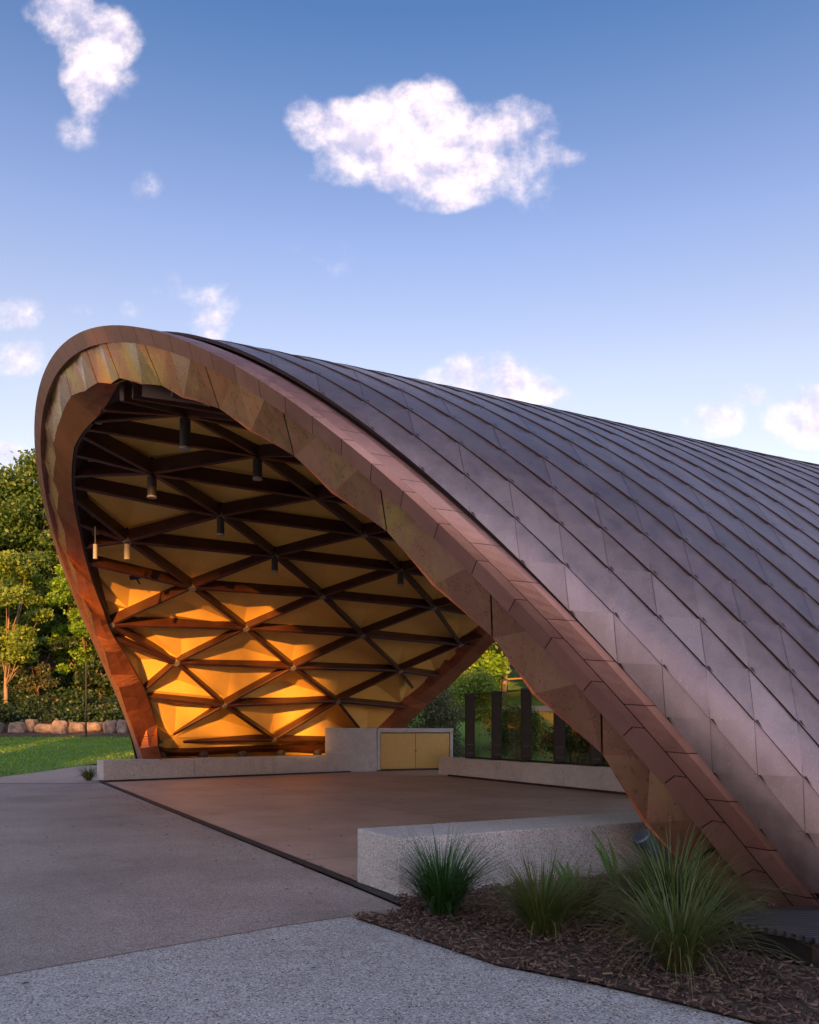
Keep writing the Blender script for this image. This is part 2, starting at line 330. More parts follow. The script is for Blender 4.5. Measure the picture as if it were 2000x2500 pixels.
# outer cladding
rows=[.71194+.05111*r-.00181*r*r for r in range(-9,8)]; rows=[-x for x in rows[::-1]]+[0.]+rows
rows[0],rows[-1]=-.985,.985; NJ=29
SUB=4; V=[];Fc=[];At=[];Mi=[];n0=0
TI={}
def tint_(i,j):
    return TI.setdefault((i,j),random.random())
def cell(i,j):
    global n0
    w0,w1=rows[i],rows[i+1]
    va,vb=j/20.,(j+1)/20.
    if va>=vR((w0+w1)/2)-.005: return
    ti=random.random(); near=w0>=0
    pts=[];
    for a in range(SUB+1):
        for b in range(SUB+1):
            s_,t_=a/SUB,b/SUB; ww=w0+(w1-w0)*s_; vv=min(va+(vb-va)*t_,vR(ww))
            ss=s_ if near else 1-s_
            q_=ss+t_; d=q_ if q_<.999 else q_-1
            h=.022*(1-t_)+.012*(1-d)*t_+.006+(.004*math.sin(7.1*i+3.3*j) if 0<a<SUB and 0<b<SUB else 0)
            pts.append(S(ww,vv,-h))
    base=n0; V.extend(pts); n0+=len(pts)
    K=SUB+1
    def tr2(a,b):
        aa=a if near else SUB-1-a; i1,i2=(i,i+1) if near else (i+1,i); v_=aa+b
        if v_<SUB-1: return [tint_(i1,j)]*2
        if v_>SUB-1: return [tint_(i2,j)]*2
        return [tint_(i1,j),tint_(i2,j)]
    for a in range(SUB):
        for b in range(SUB):
            q=(base+a*K+b,base+(a+1)*K+b,base+(a+1)*K+b+1,base+a*K+b+1)
            if near: f=[(q[0],q[1],q[3]),(q[1],q[2],q[3])]
            else: f=[(q[0],q[1],q[2]),(q[0],q[2],q[3])]
            Fc.extend(f); At.extend(tr2(a,b)); Mi.extend([0,0])
    if w0>-.3:
        for a in range(SUB):
            qs=[]
            for f in(a/SUB,(a+1)/SUB):
                ss=f; ww=w0+(w1-w0)*(ss if near else 1-ss); vv=min(va+(vb-va)*(1-f),vR(ww)); hh_=.022*f+.012*(1-f)+.0075
                qs+=[S(ww,vv-.00022,-hh_),S(ww,vv+.00022,-hh_)]
            b3=n0; V.extend(qs); n0+=4; Fc.extend([(b3,b3+1,b3+3),(b3,b3+3,b3+2)]); At.extend([0,0]); Mi.extend([1,1])
    # dark lapped edge on the front side of the strip
    e=[]
    for a in range(SUB+1):
        ww=w0+(w1-w0)*a/SUB; vv=va
        e.append(V[base+a*K]); e.append(S(ww,vv-.0012,.008))
    b2=n0; V.extend(e); n0+=len(e)
    for a in range(SUB):
        Fc.append((b2+2*a,b2+2*a+1,b2+2*a+3)); Fc.append((b2+2*a,b2+2*a+3,b2+2*a+2)); At.extend([0,0]); Mi.extend([1,1])
    # short dark notch where two panels of a strip meet
    aa=w1 if near else w0; m=len(V)
    sg=1 if near else -1; tt=[(aa,va+.0006,-.040),(aa,va+.0038,-.038),(aa+sg*.0055,va+.0010,-.040)]
    V.extend([S(a_,b_,c_) for a_,b_,c_ in tt]); n0+=3; Fc.append((m,m+1,m+2)); At.append(0); Mi.append(1)
for i in range(len(rows)-1):
    for j in range(NJ): cell(i,j)
clad=build('cladding',np.array(V),np.array(Fc),[M['clad'],M['seam']],shell,At,False,Mi)
# dark structural deck just below the cladding and the lining above the beams
def sheet(name,w0,w1,nw,vf0,vf1,nv,D,mat,parent):
    us=np.linspace(w0,w1,nw); vv=np.linspace(0,1,nv)
    P,F=grid(lambda a,b:S(a,vf0(a)+(vf1(a)-vf0(a))*b,D),us,vv); return build(name,P,F,mat,parent,smooth=True)
sheet('deck',-.99,.99,90,lambda a:-.028,lambda a:vR(a)-.004,30,.045,M['seam'],shell)
# fascia panels (front face + return) with joints
fj=[.56-.0335*k for k in range(17)][::-1]; fj=[x for x in fj if x>.005]; fj+= [.593,.627,.66,.693,.728,.765,.80,.832,.865,.897,.928,.954,.98,1.0]
fj=[-x for x in fj[::-1]]+fj
mb=MB(); lg=MB(); bk=MB()
def strip(mb,w0,w1,prof,gap=.0003,sub=3,a=0.):
    ws=np.linspace(w0+gap,w1-gap,sub+1); P=[];k=len(prof(ws[0]))
    for x in ws: P+=list(prof(x))
    F=[(i*k+j,(i+1)*k+j,(i+1)*k+j+1,i*k+j+1) for i in range(sub) for j in range(k-1)]; mb.add(P,F,a)
def vs(w,v,D=0.): return S(w,v,D)
def pf(x): return [rim(x,.20,.09),rim(x,.20,.0),rim(x,.0,.0),vs(x,-.0415,-.004)]
def pl(x): return [vs(x,-.0412,.004),vs(x,-.016,.010),vs(x,-.006,.03)]
def pb(x): return [rim(x,.185,.12),rim(x,.185,.015),rim(x,.012,.015),vs(x,-.040,.03),vs(x,-.02,.03),vs(x,-.006,.05),vs(x,.004,.12),vs(x,.012,.05)]
for a_,b_ in zip(fj[:-1],fj[1:]): strip(mb,a_,b_,pf,a=random.random())
fo=[(a_+b_)/2 for a_,b_ in zip(fj[:-1],fj[1:])]; fo=[-1.]+fo[:]+[1.]
for a_,b_ in zip(fo[:-1],fo[1:]): strip(lg,a_,b_,pl,a=random.random())
strip(bk,-1,1,pb,0,120)
mb.make('fascia',M['fascia'],shell,attr=True); lg.make('ledge_flashing',M['fascia'],shell,attr=True); bk.make('fascia_backing',M['seam'],shell)
# lip points of the folded soffit (w, a)
LIP=[(-.995,.12),(-.896,.304),(-.844,.331),(-.774,.60),(-.75,.42),(-.674,.76),(-.641,.60),(-.564,.90),(-.524,.60),(-.446,.82),(-.42,.60),(-.343,.80),(-.304,.62),(-.237,.76),(-.215,.60),(-.138,.676),(-.11,.58),(-.023,.60),(.066,.575),(.12,.66),(.173,.640),(.21,.70),(.243,.64),(.293,.71),(.344,.666),(.382,.738),(.454,.65),(.50,.715),(.567,.636),(.617,.74),(.684,.619),(.738,.75),(.798,.639),(.842,.79),(.896,.58),(.938,.78),(.965,.70),(.98,.66),(.999,.60)]
sf=MB()
for k in range(0,len(LIP)-2,2):
    (wa,aa),(wm,am),(wb,ab)=LIP[k],LIP[k+1],LIP[k+2]
    sl=.02*min(1,max(-1,(wa-.15)*6)) if wa<.9 else 0
    fa,fb=max(-1,wa-sl),min(1,wb-(.02*min(1,max(-1,(wb-.15)*6)) if wb<.9 else 0))
    if k+2>=len(LIP)-1: fb=1.
    g_=.0008
    F0=rim(fa+g_,.19,.07);F1=rim(fa+(fb-fa)*.42,.19,.10);F2=rim(fa+(fb-fa)*.84,.19,.05);F3=rim(fb-g_,.19,.07)
    L0=rim(wa+g_,aa,.0);L1=rim(wm,am,.03);Lb=rim(wb-g_,ab,.0)
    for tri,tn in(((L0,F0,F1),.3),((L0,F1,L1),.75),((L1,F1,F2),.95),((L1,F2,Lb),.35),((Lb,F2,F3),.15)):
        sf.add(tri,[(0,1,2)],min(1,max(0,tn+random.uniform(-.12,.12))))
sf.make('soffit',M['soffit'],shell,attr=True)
sb=MB()
for k in range(len(LIP)-1):
    a,b=LIP[k],LIP[k+1]
    sb.add([rim(a[0],a[1]-.03,.05),rim(b[0],b[1]-.03,.05),rim(b[0],.18,.13),rim(a[0],.18,.13)],[(0,1,2,3)])
sb.make('soffit_backing',M['seam'],shell)
def VI(x): return float(np.interp(x,[-.9,-.66,-.52,-.41,-.31,-.18,-.05,.05,.1,.2],[0,.0,.036,.03,.025,.012,.004,.010,.015,.02]))
# inner reveal: from the lip back to the lattice
ws=[];aa=[]
for k in range(len(LIP)-1):
    for q in(0,.34,.67): ws.append(LIP[k][0]+(LIP[k+1][0]-LIP[k][0])*q); aa.append(LIP[k][1]+(LIP[k+1][1]-LIP[k][1])*q)
ws.append(LIP[-1][0]);aa.append(LIP[-1][1])
P=[];na=len(ws);At=[]
for x,a in zip(ws,aa):
    bb=.60 if x>-.9 else .60-(-.9-x)*1.5
    p0=rim(x,a,.004); m_=sm(x,.05,.22); p2=S(x,VI(x),.775)*(1-m_)+rim(x,bb,.42)*m_
    if x<-.9: p2=rim(x,bb,.42)
    p3=S(x,VI(x)+.03,.50)
    P+= [p0,p0+(p2-p0)*.5+ (rim(x,a+.02,.2)-rim(x,a,.2)),p2,p3]
F=[(i*4+j,(i+1)*4+j,(i+1)*4+j+1,i*4+j+1) for i in range(na-1) for j in range(3)]
At=[((i//9)*.37)%1 for i in range(na-1) for j in range(3)]; Mi=[0 if j<2 else 1 for i in range(na-1) for j in range(3)]
build('inner_reveal',P,F,[M['reveal'],M['seam']],shell,At,False,Mi)
# dark joints across the reveal
for x in(-.905,-.80,-.70,-.60,-.50):
    a=float(np.interp(x,[l[0] for l in LIP],[l[1] for l in LIP]))
    n_=np.array([.51,-.86,0])*.006
    p0,p1=rim(x,a+.006,.02),rim(x,.61,.41); q0,q1=rim(x+.0012,a+.006,.02),rim(x+.0012,.61,.41)
    MB().add([p0+n_,p1+n_,q1+n_,q0+n_],[(0,1,2,3)]).make('reveal_joint',M['seam'],shell)
# dark trim where the lattice meets the reveal
tr=MB(); xs=np.linspace(-.90,.04,40)
for a_,b_ in zip(xs[:-1],xs[1:]):
    (tr.beam(S(a_,VI(a_)+.004,.77),S(b_,VI(b_)+.004,.77),nrmW(a_,.02),.04,.2) if b_<.05 else tr.beam(rim(a_,.63,.44),rim(b_,.63,.44),nrmW(a_,.02),.05,.14))
tr.make('edge_trim',M['black'],shell)
# rear rim: reveal, soffit and fascia
rr=MB(); xs=np.linspace(-.99,.99,80)
for a_,b_ in zip(xs[:-1],xs[1:]):
    def pr(x):
        v=vR(x); jag=.03*((int(abs(x)*18)%2)*1.)
        return [S(x,v-.03,.42),S(x,v-.01,.72),S(x,v+.045,.80+jag),S(x,v+.075,.55),S(x,v+.07,.12),S(x,v+.06,-.05),S(x,v-.005,-.03)]
    A,B=pr(a_),pr(b_); k=len(A); rr.add(A+B,[(j,k+j,k+j+1,j+1) for j in range(k-1)],random.random())
rr.make('rear_rim',M['reveal'],shell,attr=True)
# lattice
WIN=[.08672-.08153*k-.00288*k*k for k in range(10)]
def wrow(k): return WIN[k] if k>=0 else -WIN[min(2-k,9)]
def vcol(c): return .31992+.18162*c
DB_=.73; DT=.49
def LO(ww): return VI(ww)-.004 if ww<.1 else .018
FIX={(9,2):(9,4),(8,1):(-11,8),(7,0):(-16,-4),(6,-1):(-47,24),(8,-1):(-22,6),(9,0):(-42,-1),(6,1):(3,-8),(5,2):(8,-6),(4,-1):(-3,13),(4,1):(6,-5),(3,0):(8,5),(3,2):(3,5),(2,-1):(14,13),(2,1):(-7,8),(1,0):(-10,-6),(0,-1):(2,-22)}
def node(k,c,D=DB_):
    ww=wrow(k); v=vcol(c); v=min(max(v,LO(ww)),vR(ww)-.02)
    p=S(ww,v,D)
    if (k,c) in FIX:
        dx,dy=FIX[(k,c)]; p=p+np.array([dx,0,-dy])*p[1]/F_PX
    return p
def nn(k,c): return nrmW(wrow(k),min(max(vcol(c),.0),1.3))
for k in range(-7,10):
    mb=MB(); cs=[c for c in range(-3,7) if (c%2)==((k+1)%2)]
    cs=[c for c in cs if LO(wrow(k))<=vcol(c)<=vR(wrow(k))-.02]; cs=[cs[0]-2]+cs+[cs[-1]+2]
    for a_,b_ in zip(cs[:-1],cs[1:]):
        # two pieces so that the long span follows the curve of the lattice
        p,q=node(k,a_),node(k,b_)
        mb.beam(p,q,nn(k,a_)+nn(k,b_),.11,DB_-DT+.05)
    bevel(mb.make('horizontal_beam',M['beam'],shell),.012,1)
rest=MB()
for k in range(-7,9):
    for c in range(-3,7):
        if (c%2)!=((k+1)%2): continue
        for dc in(-1,1):
            va,vb=vcol(c),vcol(c+dc); lo=LO(wrow(k)); ha,hb=vR(wrow(k))-.02,vR(wrow(k+1))-.02
            if (va<lo and vb<lo) or (va>ha and vb>hb): continue
            p,q=node(k,c),node(k+1,c+dc)
            if va<lo or va>ha:   # clip on the boundary
                lim=lo if va<lo else ha; t_=(lim-va)/(vb-va); ww=wrow(k)+(wrow(k+1)-wrow(k))*t_; p=S(ww,lim,DB_)
            if vb<lo or vb>hb:
                lim=lo if vb<lo else hb; t_=(lim-va)/(vb-va); ww=wrow(k)+(wrow(k+1)-wrow(k))*t_; q=S(ww,lim,DB_)
            up=nn(k,c)+nn(k+1,c+dc)
            if np.linalg.norm(p-q)<.2: continue
            if k>=-1:
                b_=MB().beam(p+up/np.linalg.norm(up)*.012,q+up/np.linalg.norm(up)*.012,up,.10,DB_-DT+.03); bevel(b_.make('diagonal_beam',M['beam'],shell),.012,1)
            else: rest.beam(p,q,up,.10,DB_-DT+.05)
o=rest.make('upper_beams',M['beam'],shell); o['kind']='stuff'
# base beams along the ground
for (wz,D,wd) in((-.915,.70,.16),(-.955,.62,.22),(.915,.70,.16),(.955,.62,.22)):
    bb=MB(); vv=np.linspace(.02,vR(wz)-.03,9); P=[];Fq=[]
    for q_ in vv:
        c_=S(wz,q_,D); u_=nrmW(wz,q_); tv=S(wz,q_+.01)-S(wz,q_-.01); tv/=np.linalg.norm(tv); s2=np.cross(tv,u_)
        P+= [c_-s2*wd/2,c_+s2*wd/2,c_+s2*wd/2+u_*.2,c_-s2*wd/2+u_*.2]
    for a in range(8):
        for b in range(4): Fq.append((a*4+b,a*4+(b+1)%4,a*4+4+(b+1)%4,a*4+4+b))
    Fq+=[(3,2,1,0),(32,33,34,35)]; bb.add(P,Fq); bb.make('base_beam',M['beam'],shell)
# node plates
for k in range(3,10):
    for c in range(-3,7):
        if (c%2)!=((k+1)%2) or not(.06<vcol(c)<vR(wrow(k))-.05): continue
        p=node(k,c,DB_+.008 if (k,c) not in FIX else DB_); n_=nn(k,c); ex=nrmW(wrow(k),vcol(c)); 
        tv=S(wrow(k),vcol(c)+.01)-S(wrow(k),vcol(c)-.01); tv/=np.linalg.norm(tv); tw=np.cross(n_,tv)
        pm=MB(); pts=[p+n_*(-.012)+tv*math.cos(a)*.10+tw*math.sin(a)*.10 for a in np.linspace(0,2*math.pi,7)[:-1]]
        pts2=[q+n_*.10 for q in pts]
        pm.add(pts+pts2,[tuple(range(6)),tuple(range(11,5,-1))]+[(i,(i+1)%6,6+(i+1)%6,6+i) for i in range(6)]); pm.make('node_plate',M['plate'],shell)
# pleated lining above the beams: each triangle folded to a raised centre
lm=MB()
def lt(a,b,c):
    (k1,c1),(k2,c2),(k3,c3)=a,b,c
    pts=[]
    for k,cc in(a,b,c):
        if k==10: ww,v=-.985,vcol(cc)
        elif k==-8: ww,v=.985,vcol(cc)
        else: ww,v=wrow(k),vcol(cc)
        pts.append((ww,min(max(v,LO(ww)-.01),vR(ww)-.015)))
    wc=sum(p[0] for p in pts)/3; vc=sum(p[1] for p in pts)/3
    if max(p[1] for p in pts)-min(p[1] for p in pts)<.01: return
    P3=[S(p[0],p[1],DT-.01) for p in pts]; cen=S(wc,vc,DT-.19)
    N_=6
    # three facets, each gently sagging
    for i in range(3):
        lm.add([P3[i],P3[(i+1)%3],cen],[(0,1,2)])
for k in range(-8,10):
    for c in range(-4,8):
        if (c%2)!=((k+1)%2): continue
        lt((k,c),(k,c+2),(k+1,c+1)); lt((k,c),(k+1,c+1),(k+1,c-1))
lm.make('lining',M['lining'],shell)
sheet('ceiling_deck',-.985,.985,80,lambda a:.0,lambda a:vR(a)-.01,24,.075,M['seam'],shell)

# ------------------------------------------------------------------ pendants in the shell
def ray(px,py,depth): return np.array([(px-1000)/F_PX*depth,depth,EYE+(HOR-py)/F_PX*depth])
def pendant(top,h,r,mat,label):
    t=empty('pendant_light',(top[0],top[1],top[2]-h)); tag(t,label,'light','cylinder lights hung from the lattice')
    mb=MB(); z=top[2]
    mb.tube([(top[0],top[1],z-h),(top[0],top[1],z-.06)],r,20); mb.make('housing',mat,t)
    mb=MB(); mb.tube([(top[0],top[1],z-.07),(top[0],top[1],z+.3)],r*.45,10); mb.make('stem',M['black'],t)
    mb=MB(); mb.tube([(top[0],top[1],z-h-.012),(top[0],top[1],z-h+.02)],r*1.04,20); mb.make('trim_ring',M['lampsunlit_trim'],t)
PL=[((0,-1),.54,.085,'lamp','black cylinder light under the second node from the top of the arch'),((1,0),.42,.085,'lamp','black cylinder light close under the upper soffit, right of the topmost pair'),((2,-1),.44,.085,'lamp','black cylinder light on the upper left node of the lattice'),
 ((3,0),.40,.08,'lamp','dark cylinder light near the middle of the ceiling lattice'),((4,-1),.38,.065,'lampsunlit_trim','cylinder light with painted-in sunlight at the left of the lattice'),
 ((4,1),.38,.08,'lamp','dark cylinder light at the centre node under the middle beams'),((4,3),.38,.085,'lamp','dark cylinder light farthest right, beside the long soffit')]
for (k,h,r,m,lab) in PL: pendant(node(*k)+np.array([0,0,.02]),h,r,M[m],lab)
pendant(ray(241,958,13.5),.50,.055,M['lamp'],'black cylinder light highest up in the top left corner of the arch')
pendant(ray(233,1322,16.6),.34,.042,M['lampsunlit_trim'],'small cylinder light painted sunlit beside the left reveal of the arch')
fl=empty('floodlight',tuple(ray(333,1422,19.6))); tag(fl,'small black floodlight clipped to a sunlit beam at the left','light')
c=ray(333,1416,19.5); MB().beam(c-np.array([.13,0,.0]),c+np.array([.10,0,.03]),(0,-.3,1),.12,.10).make('housing',M['black'],fl)
MB().tube([c+np.array([.0,.05,.02]),c+np.array([0.02,.2,-.06])],.02,6).make('bracket',M['black'],fl)

# ------------------------------------------------------------------ ground and terrain
def sm(x,a,b): t_=min(1,max(0,(x-a)/(b-a))); return t_*t_*(3-2*t_)
def hgt(x,y):
    l=.08*max(0,y-25); r=.19*max(0,y-34); k=sm(x,-10.5,-7.5)
    h=l*(1-k)+r*k
    bank=.30*max(0,y-41.5)*(1-sm(x,-10,0)); h+=min(bank,5)
    h+=.02*max(0,y-70)
    return h
P,F=grid(lambda x,y:(x,y,hgt(x,y)-.05),list(np.arange(-140,-30,6.))+list(np.arange(-30,30,1.5))+list(np.arange(30,141,6.)),list(np.arange(-90,18,6.))+list(np.arange(18,60,1.5))+list(np.arange(60,400,12.)))
tag(build('ground',P,F,M['soil'],smooth=True),kind='structure')
def sheetxy(name,ys,xl,xr,nx,dz,mat):
    P,F=grid(lambda a,b:(xl(a)+(xr(a)-xl(a))*b,a,hgt(xl(a)+(xr(a)-xl(a))*b,a)+dz),list(ys),list(np.linspace(0,1,nx)))
    F=[f[::-1] for f in F]
    return tag(build(name,P,F,mat,smooth=True),kind='structure')
def lawn_edge(y): return float(np.interp(y,[-60,10,25,28.5,30,45],[-54,-19.9,-12.6,-10.9,-6.,-6.]))
sheetxy('lawn',[-60,-30,0,10,18,22]+list(np.arange(24,41.,.75))+[41.],lambda y:-70.,lawn_edge,60,-.004,M['lawn'])
sheetxy('lawn',list(np.arange(33,70,1.)),lambda y:-4.,lambda y:45.,50,-.004,M['lawn'])
# pink path crossing the far lawn
sheetxy('path',[47.5,48.5,49.5],lambda y:-3.,lambda y:40.,40,.01,M['concpath'])
# mulch band in front of the rocks
sheetxy('mulch_band',list(np.arange(39.2,42.1,.7)),lambda y:-60.,lambda y:-5.,50,.012,M['soil'])
n=26000; X_=rng.uniform(-40,-8,n); Y_=rng.uniform(25,39.5,n); keep=np.array([X_[i]<lawn_edge(Y_[i])-.05 and X_[i]>-.55*Y_[i]-3 for i in range(n)]); X_=X_[keep];Y_=Y_[keep]; n=len(X_)
Z_=np.array([hgt(a,b) for a,b in zip(X_,Y_)]); an=rng.uniform(0,6.28,n); hh=rng.uniform(.03,.075,n); ww=rng.uniform(.02,.05,n)
V=np.stack([np.stack([X_-np.cos(an)*ww,Y_-np.sin(an)*ww,Z_-.01],1),np.stack([X_+np.cos(an)*ww,Y_+np.sin(an)*ww,Z_-.01],1),np.stack([X_+rng.normal(0,.02,n),Y_,Z_+hh],1)],1).reshape(-1,3)
tag(build('lawn_grass',V,np.arange(3*n).reshape(-1,3),M['leafbright'],attr=rng.random(n)*.7),'short grass blades of the mown lawn on the left','grass',kind='stuff')
# flat paving
def flat(name,poly,z,mat):
    n=len(poly); return tag(build(name,[(x,y,z) for x,y in poly],[tuple(range(n))],mat),kind='structure')
DI=[(-8.4,22.62),(-.093,6.88),(.02,6.66)]
DO=[(-8.50,22.56),(-.19,6.83),(-.08,6.60)]
flat('plaza',[(-60,-40),(30,-40),(30,4),(3,6),(.4,6.3)]+DO[::-1]+[(-9.2,22.2),(-60,21.9)],-.012,M['plaza'])
flat('path',[(-60,21.88),(-9.2,22.18),(-8.55,22.6),(-8.0,25.1),(-12.0,25.1),(-12.7,24.8),(-60,24.8)],-.004,M['concpath'])
sheetxy('path',[24.9,26,27,28,29,30],lambda y:lawn_edge(y)-.3,lambda y:-8.3 ,6,-.010,M['concpath'])
flat('stage',DI+[(3.5,5.),(14,5.),(14,20),(4,34),(-1.5,31),(-8.2,24.2)],0.,M['stage'])
mb=MB()
for i in range(len(DI)-1):
    mb.add([(*DI[i],.004),(*DI[i+1],.004),(*DO[i+1],.004),(*DO[i],.004)],[(0,3,2,1)])
tag(mb.make('drain_channel',M['drain']),'long dark metal drainage strip crossing the paving in front of the stage','drain')
# slot lines along the drain
def line(mb,p,q,wd,z):
    p=np.array(p,float);q=np.array(q,float);d=q-p;d/=np.linalg.norm(d);n_=np.array([-d[1],d[0]])*wd/2
    mb.add([(*(p+n_),z),(*(q+n_),z),(*(q-n_),z),(*(p-n_),z)],[(3,2,1,0)])
mb=MB()
for i in range(len(DI)-1):
    line(mb,DI[i],DI[i+1],.012,.009); line(mb,DO[i],DO[i+1],.012,.009)
mb.make('drain_edge',M['black'],parent=None)
o=bpy.data.objects['drain_edge']; dc=bpy.data.objects['drain_channel']
o.parent=dc; o.matrix_parent_inverse=Matrix.Translation(dc.location).inverted()
mb=MB()
mm=[((-6.3,18.6),(1.5,24.5)),((-3.4,12.7),(4.6,17.2)),((-1.2,8.9),(3.5,11.2)),((-5.6,24.2),(2.8,9.3)),((-2.5,26.5),(4.2,15.2))]
for p,q in mm: line(mb,p,q,.012,.004)
tag(mb.make('paving_joint',M['joint']),kind='structure')
V=[];Fq=[]
for i in range(420):
    x=random.uniform(-9,4);y=random.uniform(3.2,22)
    if i%3==0: f=random.random(); x=-8.4*f-.1+random.gauss(-.25,.25); y=6.8+15.6*f
    if x>-.1 and y<9: continue
    a=random.uniform(0,6.28); l_=random.uniform(.012,.03); b=len(V); dx,dy=math.cos(a)*l_,math.sin(a)*l_
    V+=[(x-dx,y-dy,.010),(x+dy*.4,y-dx*.4,.014),(x+dx,y+dy,.011),(x-dy*.4,y+dx*.4,.018)]; Fq.append((b,b+1,b+2,b+3))
tag(build('leaf_litter',V,np.array(Fq),M['chip'],attr=[random.random() for _ in Fq]),'scattered small dead leaves on the paving','leaf litter',kind='stuff')
mb=MB()
for p,q in(((-60,14.2),(-4.3,14.6)),): line(mb,p,q,.008,-.006)
tag(mb.make('paving_joint',M['joint']),kind='structure')
# footpath in the foreground
FP=[(-40,-8.),(-2.34-9,4.69-7.6),(-2.34,4.69),(-1.55,5.36),(-.95,5.86),(-.45,6.20),(-.42,6.14),(-.014,5.62),(.53,4.88),(1.03,4.52),(1.39,4.19),(1.65,3.92),(2.3,3.2),(3.5,1.5),(9,-8.)]
flat('footpath',[(x,y) for x,y in FP],.0,M['foot'])
mb=MB()
for p,q in(((-11.3,-2.9),(-2.34,4.69)),((-2.34,4.69),(-1.55,5.36)),((-1.55,5.36),(-.95,5.86)),((-.95,5.86),(-.45,6.2))): line(mb,p,q,.012,.004)
tag(mb.make('paving_joint',M['joint']),kind='structure')
k=MB().prism([(-.44,6.24),(-.05,6.36),(-.02,6.28),(-.40,6.13)],-.02,.025).make('kerb',M['kerb']); tag(k,kind='structure')
# garden bed
BED=[(-.40,6.13),(-.014,5.62),(.53,4.88),(1.03,4.52),(1.39,4.19),(1.65,3.92),(2.3,3.2),(3.5,1.5),(6,1.5),(6,5.5),(3.2,6.0),(2.9,8.5),(2.2,8.05),(-.09,6.86),(-.02,6.3)]
bx=[p[0] for p in BED];by=[p[1] for p in BED]
def inside(x,y,poly):
    c=False;n=len(poly)
    for i in range(n):
        x1,y1=poly[i];x2,y2=poly[(i+1)%n]
        if (y1>y)!=(y2>y) and x<(x2-x1)*(y-y1)/(y2-y1)+x1: c=not c
    return c
tag(build('garden_bed',[(x,y,.012) for x,y in BED],[tuple(range(len(BED)))],M['soil']),kind='structure')
V=[];Fc=[];At=[]
cnt=0
while cnt<12000:
    x=random.uniform(-.4,3.4);y=random.uniform(2.6,8.2)
    if not inside(x+.035,y+.035,BED): continue
    cnt+=1; L=random.uniform(.02,.065);W=random.uniform(.008,.026);T=random.uniform(.003,.008)
    a=random.uniform(0,6.28);b=random.gauss(0,.35);r_=random.gauss(0,.4); Mx=Matrix.Rotation(a,3,'Z')@Matrix.Rotation(b,3,'Y')@Matrix.Rotation(r_,3,'X')
    z=.02+abs(random.gauss(0,.013))+ .012*(mnoise.noise(Vector((x*3,y*3,0)))+.5)
    b0=len(V)
    for sx,sy,sz in((-1,-.6,-1),(1,-.4,-1),(1,.5,-1),(-.8,.8,-1),(-1,-.6,1),(1,-.4,1),(1,.5,1),(-.8,.8,1)):
        v=Mx@Vector((sx*L/2,sy*W/2,sz*T/2)); V.append((x+v.x,y+v.y,z+v.z))
    Fc+=[(b0+4,b0+5,b0+6,b0+7),(b0,b0+1,b0+5,b0+4),(b0+1,b0+2,b0+6,b0+5),(b0+2,b0+3,b0+7,b0+6),(b0+3,b0,b0+4,b0+7)]; t_=max(0,random.gauss(.25,.3)); At+=[min(1,t_)]*5
tag(build('bark_mulch',V,np.array(Fc),M['chip'],attr=At),'loose dark brown bark chips covering the garden bed','mulch',kind='stuff')

# ------------------------------------------------------------------ concrete walls, bench, cabinet
def off(p,d,k): return (p[0]+d[0]*k,p[1]+d[1]*k)
bd=(.89,.456)
A,B,Cc,D=(-.485,7.61),(-.094,6.91),(2.28,8.14),(2.53,9.30)
C2=off(Cc,bd,2.4);D2=off(D,bd,2.2)
t=empty('concrete_bench',(1.5,8.2,0)); tag(t,'pale speckled concrete bench block in front, ending beside the near foot of the shell','bench')
bevel(MB().prism([A,B,C2,D2],.0,.50).make('block',M['granite'],t),.008,2)
# low wall on the far side
t=empty('low_wall',(-5,25.5,0)); tag(t,'long low speckled concrete wall under the sunlit interior, running to the cabinet','wall')
WF=[(-8.45,22.6),(-2.76,27.55),(-1.14,28.88)]; bkd=(-.63,.72)
WB=[(-8.76,22.95)]+[off(p,bkd,.5) for p in WF[1:]]
# joints every few metres: separate precast lengths
seg=[0,.36,.72,1.]
pts=[]
for s_ in seg[:-1]: pts.append(((1-s_)*WF[0][0]+s_*WF[1][0],(1-s_)*WF[0][1]+s_*WF[1][1]))
pts+= [WF[1],WF[2]]
for i in range(len(pts)-1):
    p,q=pts[i],pts[i+1]; dd=np.array(q)-np.array(p); dd/=np.linalg.norm(dd); e=dd*.004
    pb_=off(p,bkd,.5) if i else WB[0]; qb=off(q,bkd,.5)
    bevel(MB().prism([tuple(np.array(p)+e),tuple(np.array(q)-e),tuple(np.array(qb)-e),tuple(np.array(pb_)+e)],.05,.61).make('precast_length',M['granite'],t),.008,2)
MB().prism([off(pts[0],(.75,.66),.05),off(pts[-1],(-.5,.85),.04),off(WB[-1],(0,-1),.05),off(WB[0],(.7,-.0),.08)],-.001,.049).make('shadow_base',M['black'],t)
# cabinet block
t=empty('storage_counter',(-.6,29.2,0)); tag(t,'tall pale concrete counter holding a brass two-door cupboard at the back of the stage','counter')
b0=off((-2.82,27.5),bkd,.012)
X0=(-1.14,28.88);X1=(1.60,30.08); fd=np.array(X1)-np.array(X0); fl_=np.linalg.norm(fd); fd/=fl_; bn=np.array([-fd[1],fd[0]])
bevel(MB().prism([b0,off((-1.145,28.87),bkd,.012),off((-1.145,28.87),bkd,1.3),(b0[0]-.10,b0[1]+1.0)],.0,1.525).make('side_block',M['granite'],t),.008,2)
def cp(u_,v_): return (X0[0]+fd[0]*u_+bn[0]*v_,X0[1]+fd[1]*u_+bn[1]*v_)
fr=MB()
fr.prism([cp(0.004,0),cp(.13,0),cp(.13,.9),cp(0.004,.9)],.04,1.525); fr.prism([cp(fl_-.12,0),cp(fl_,0),cp(fl_,.9),cp(fl_-.12,.9)],.04,1.525)
fr.prism([cp(.132,0.002),cp(fl_-.122,0.002),cp(fl_-.122,.9),cp(.132,.9)],1.37,1.523)
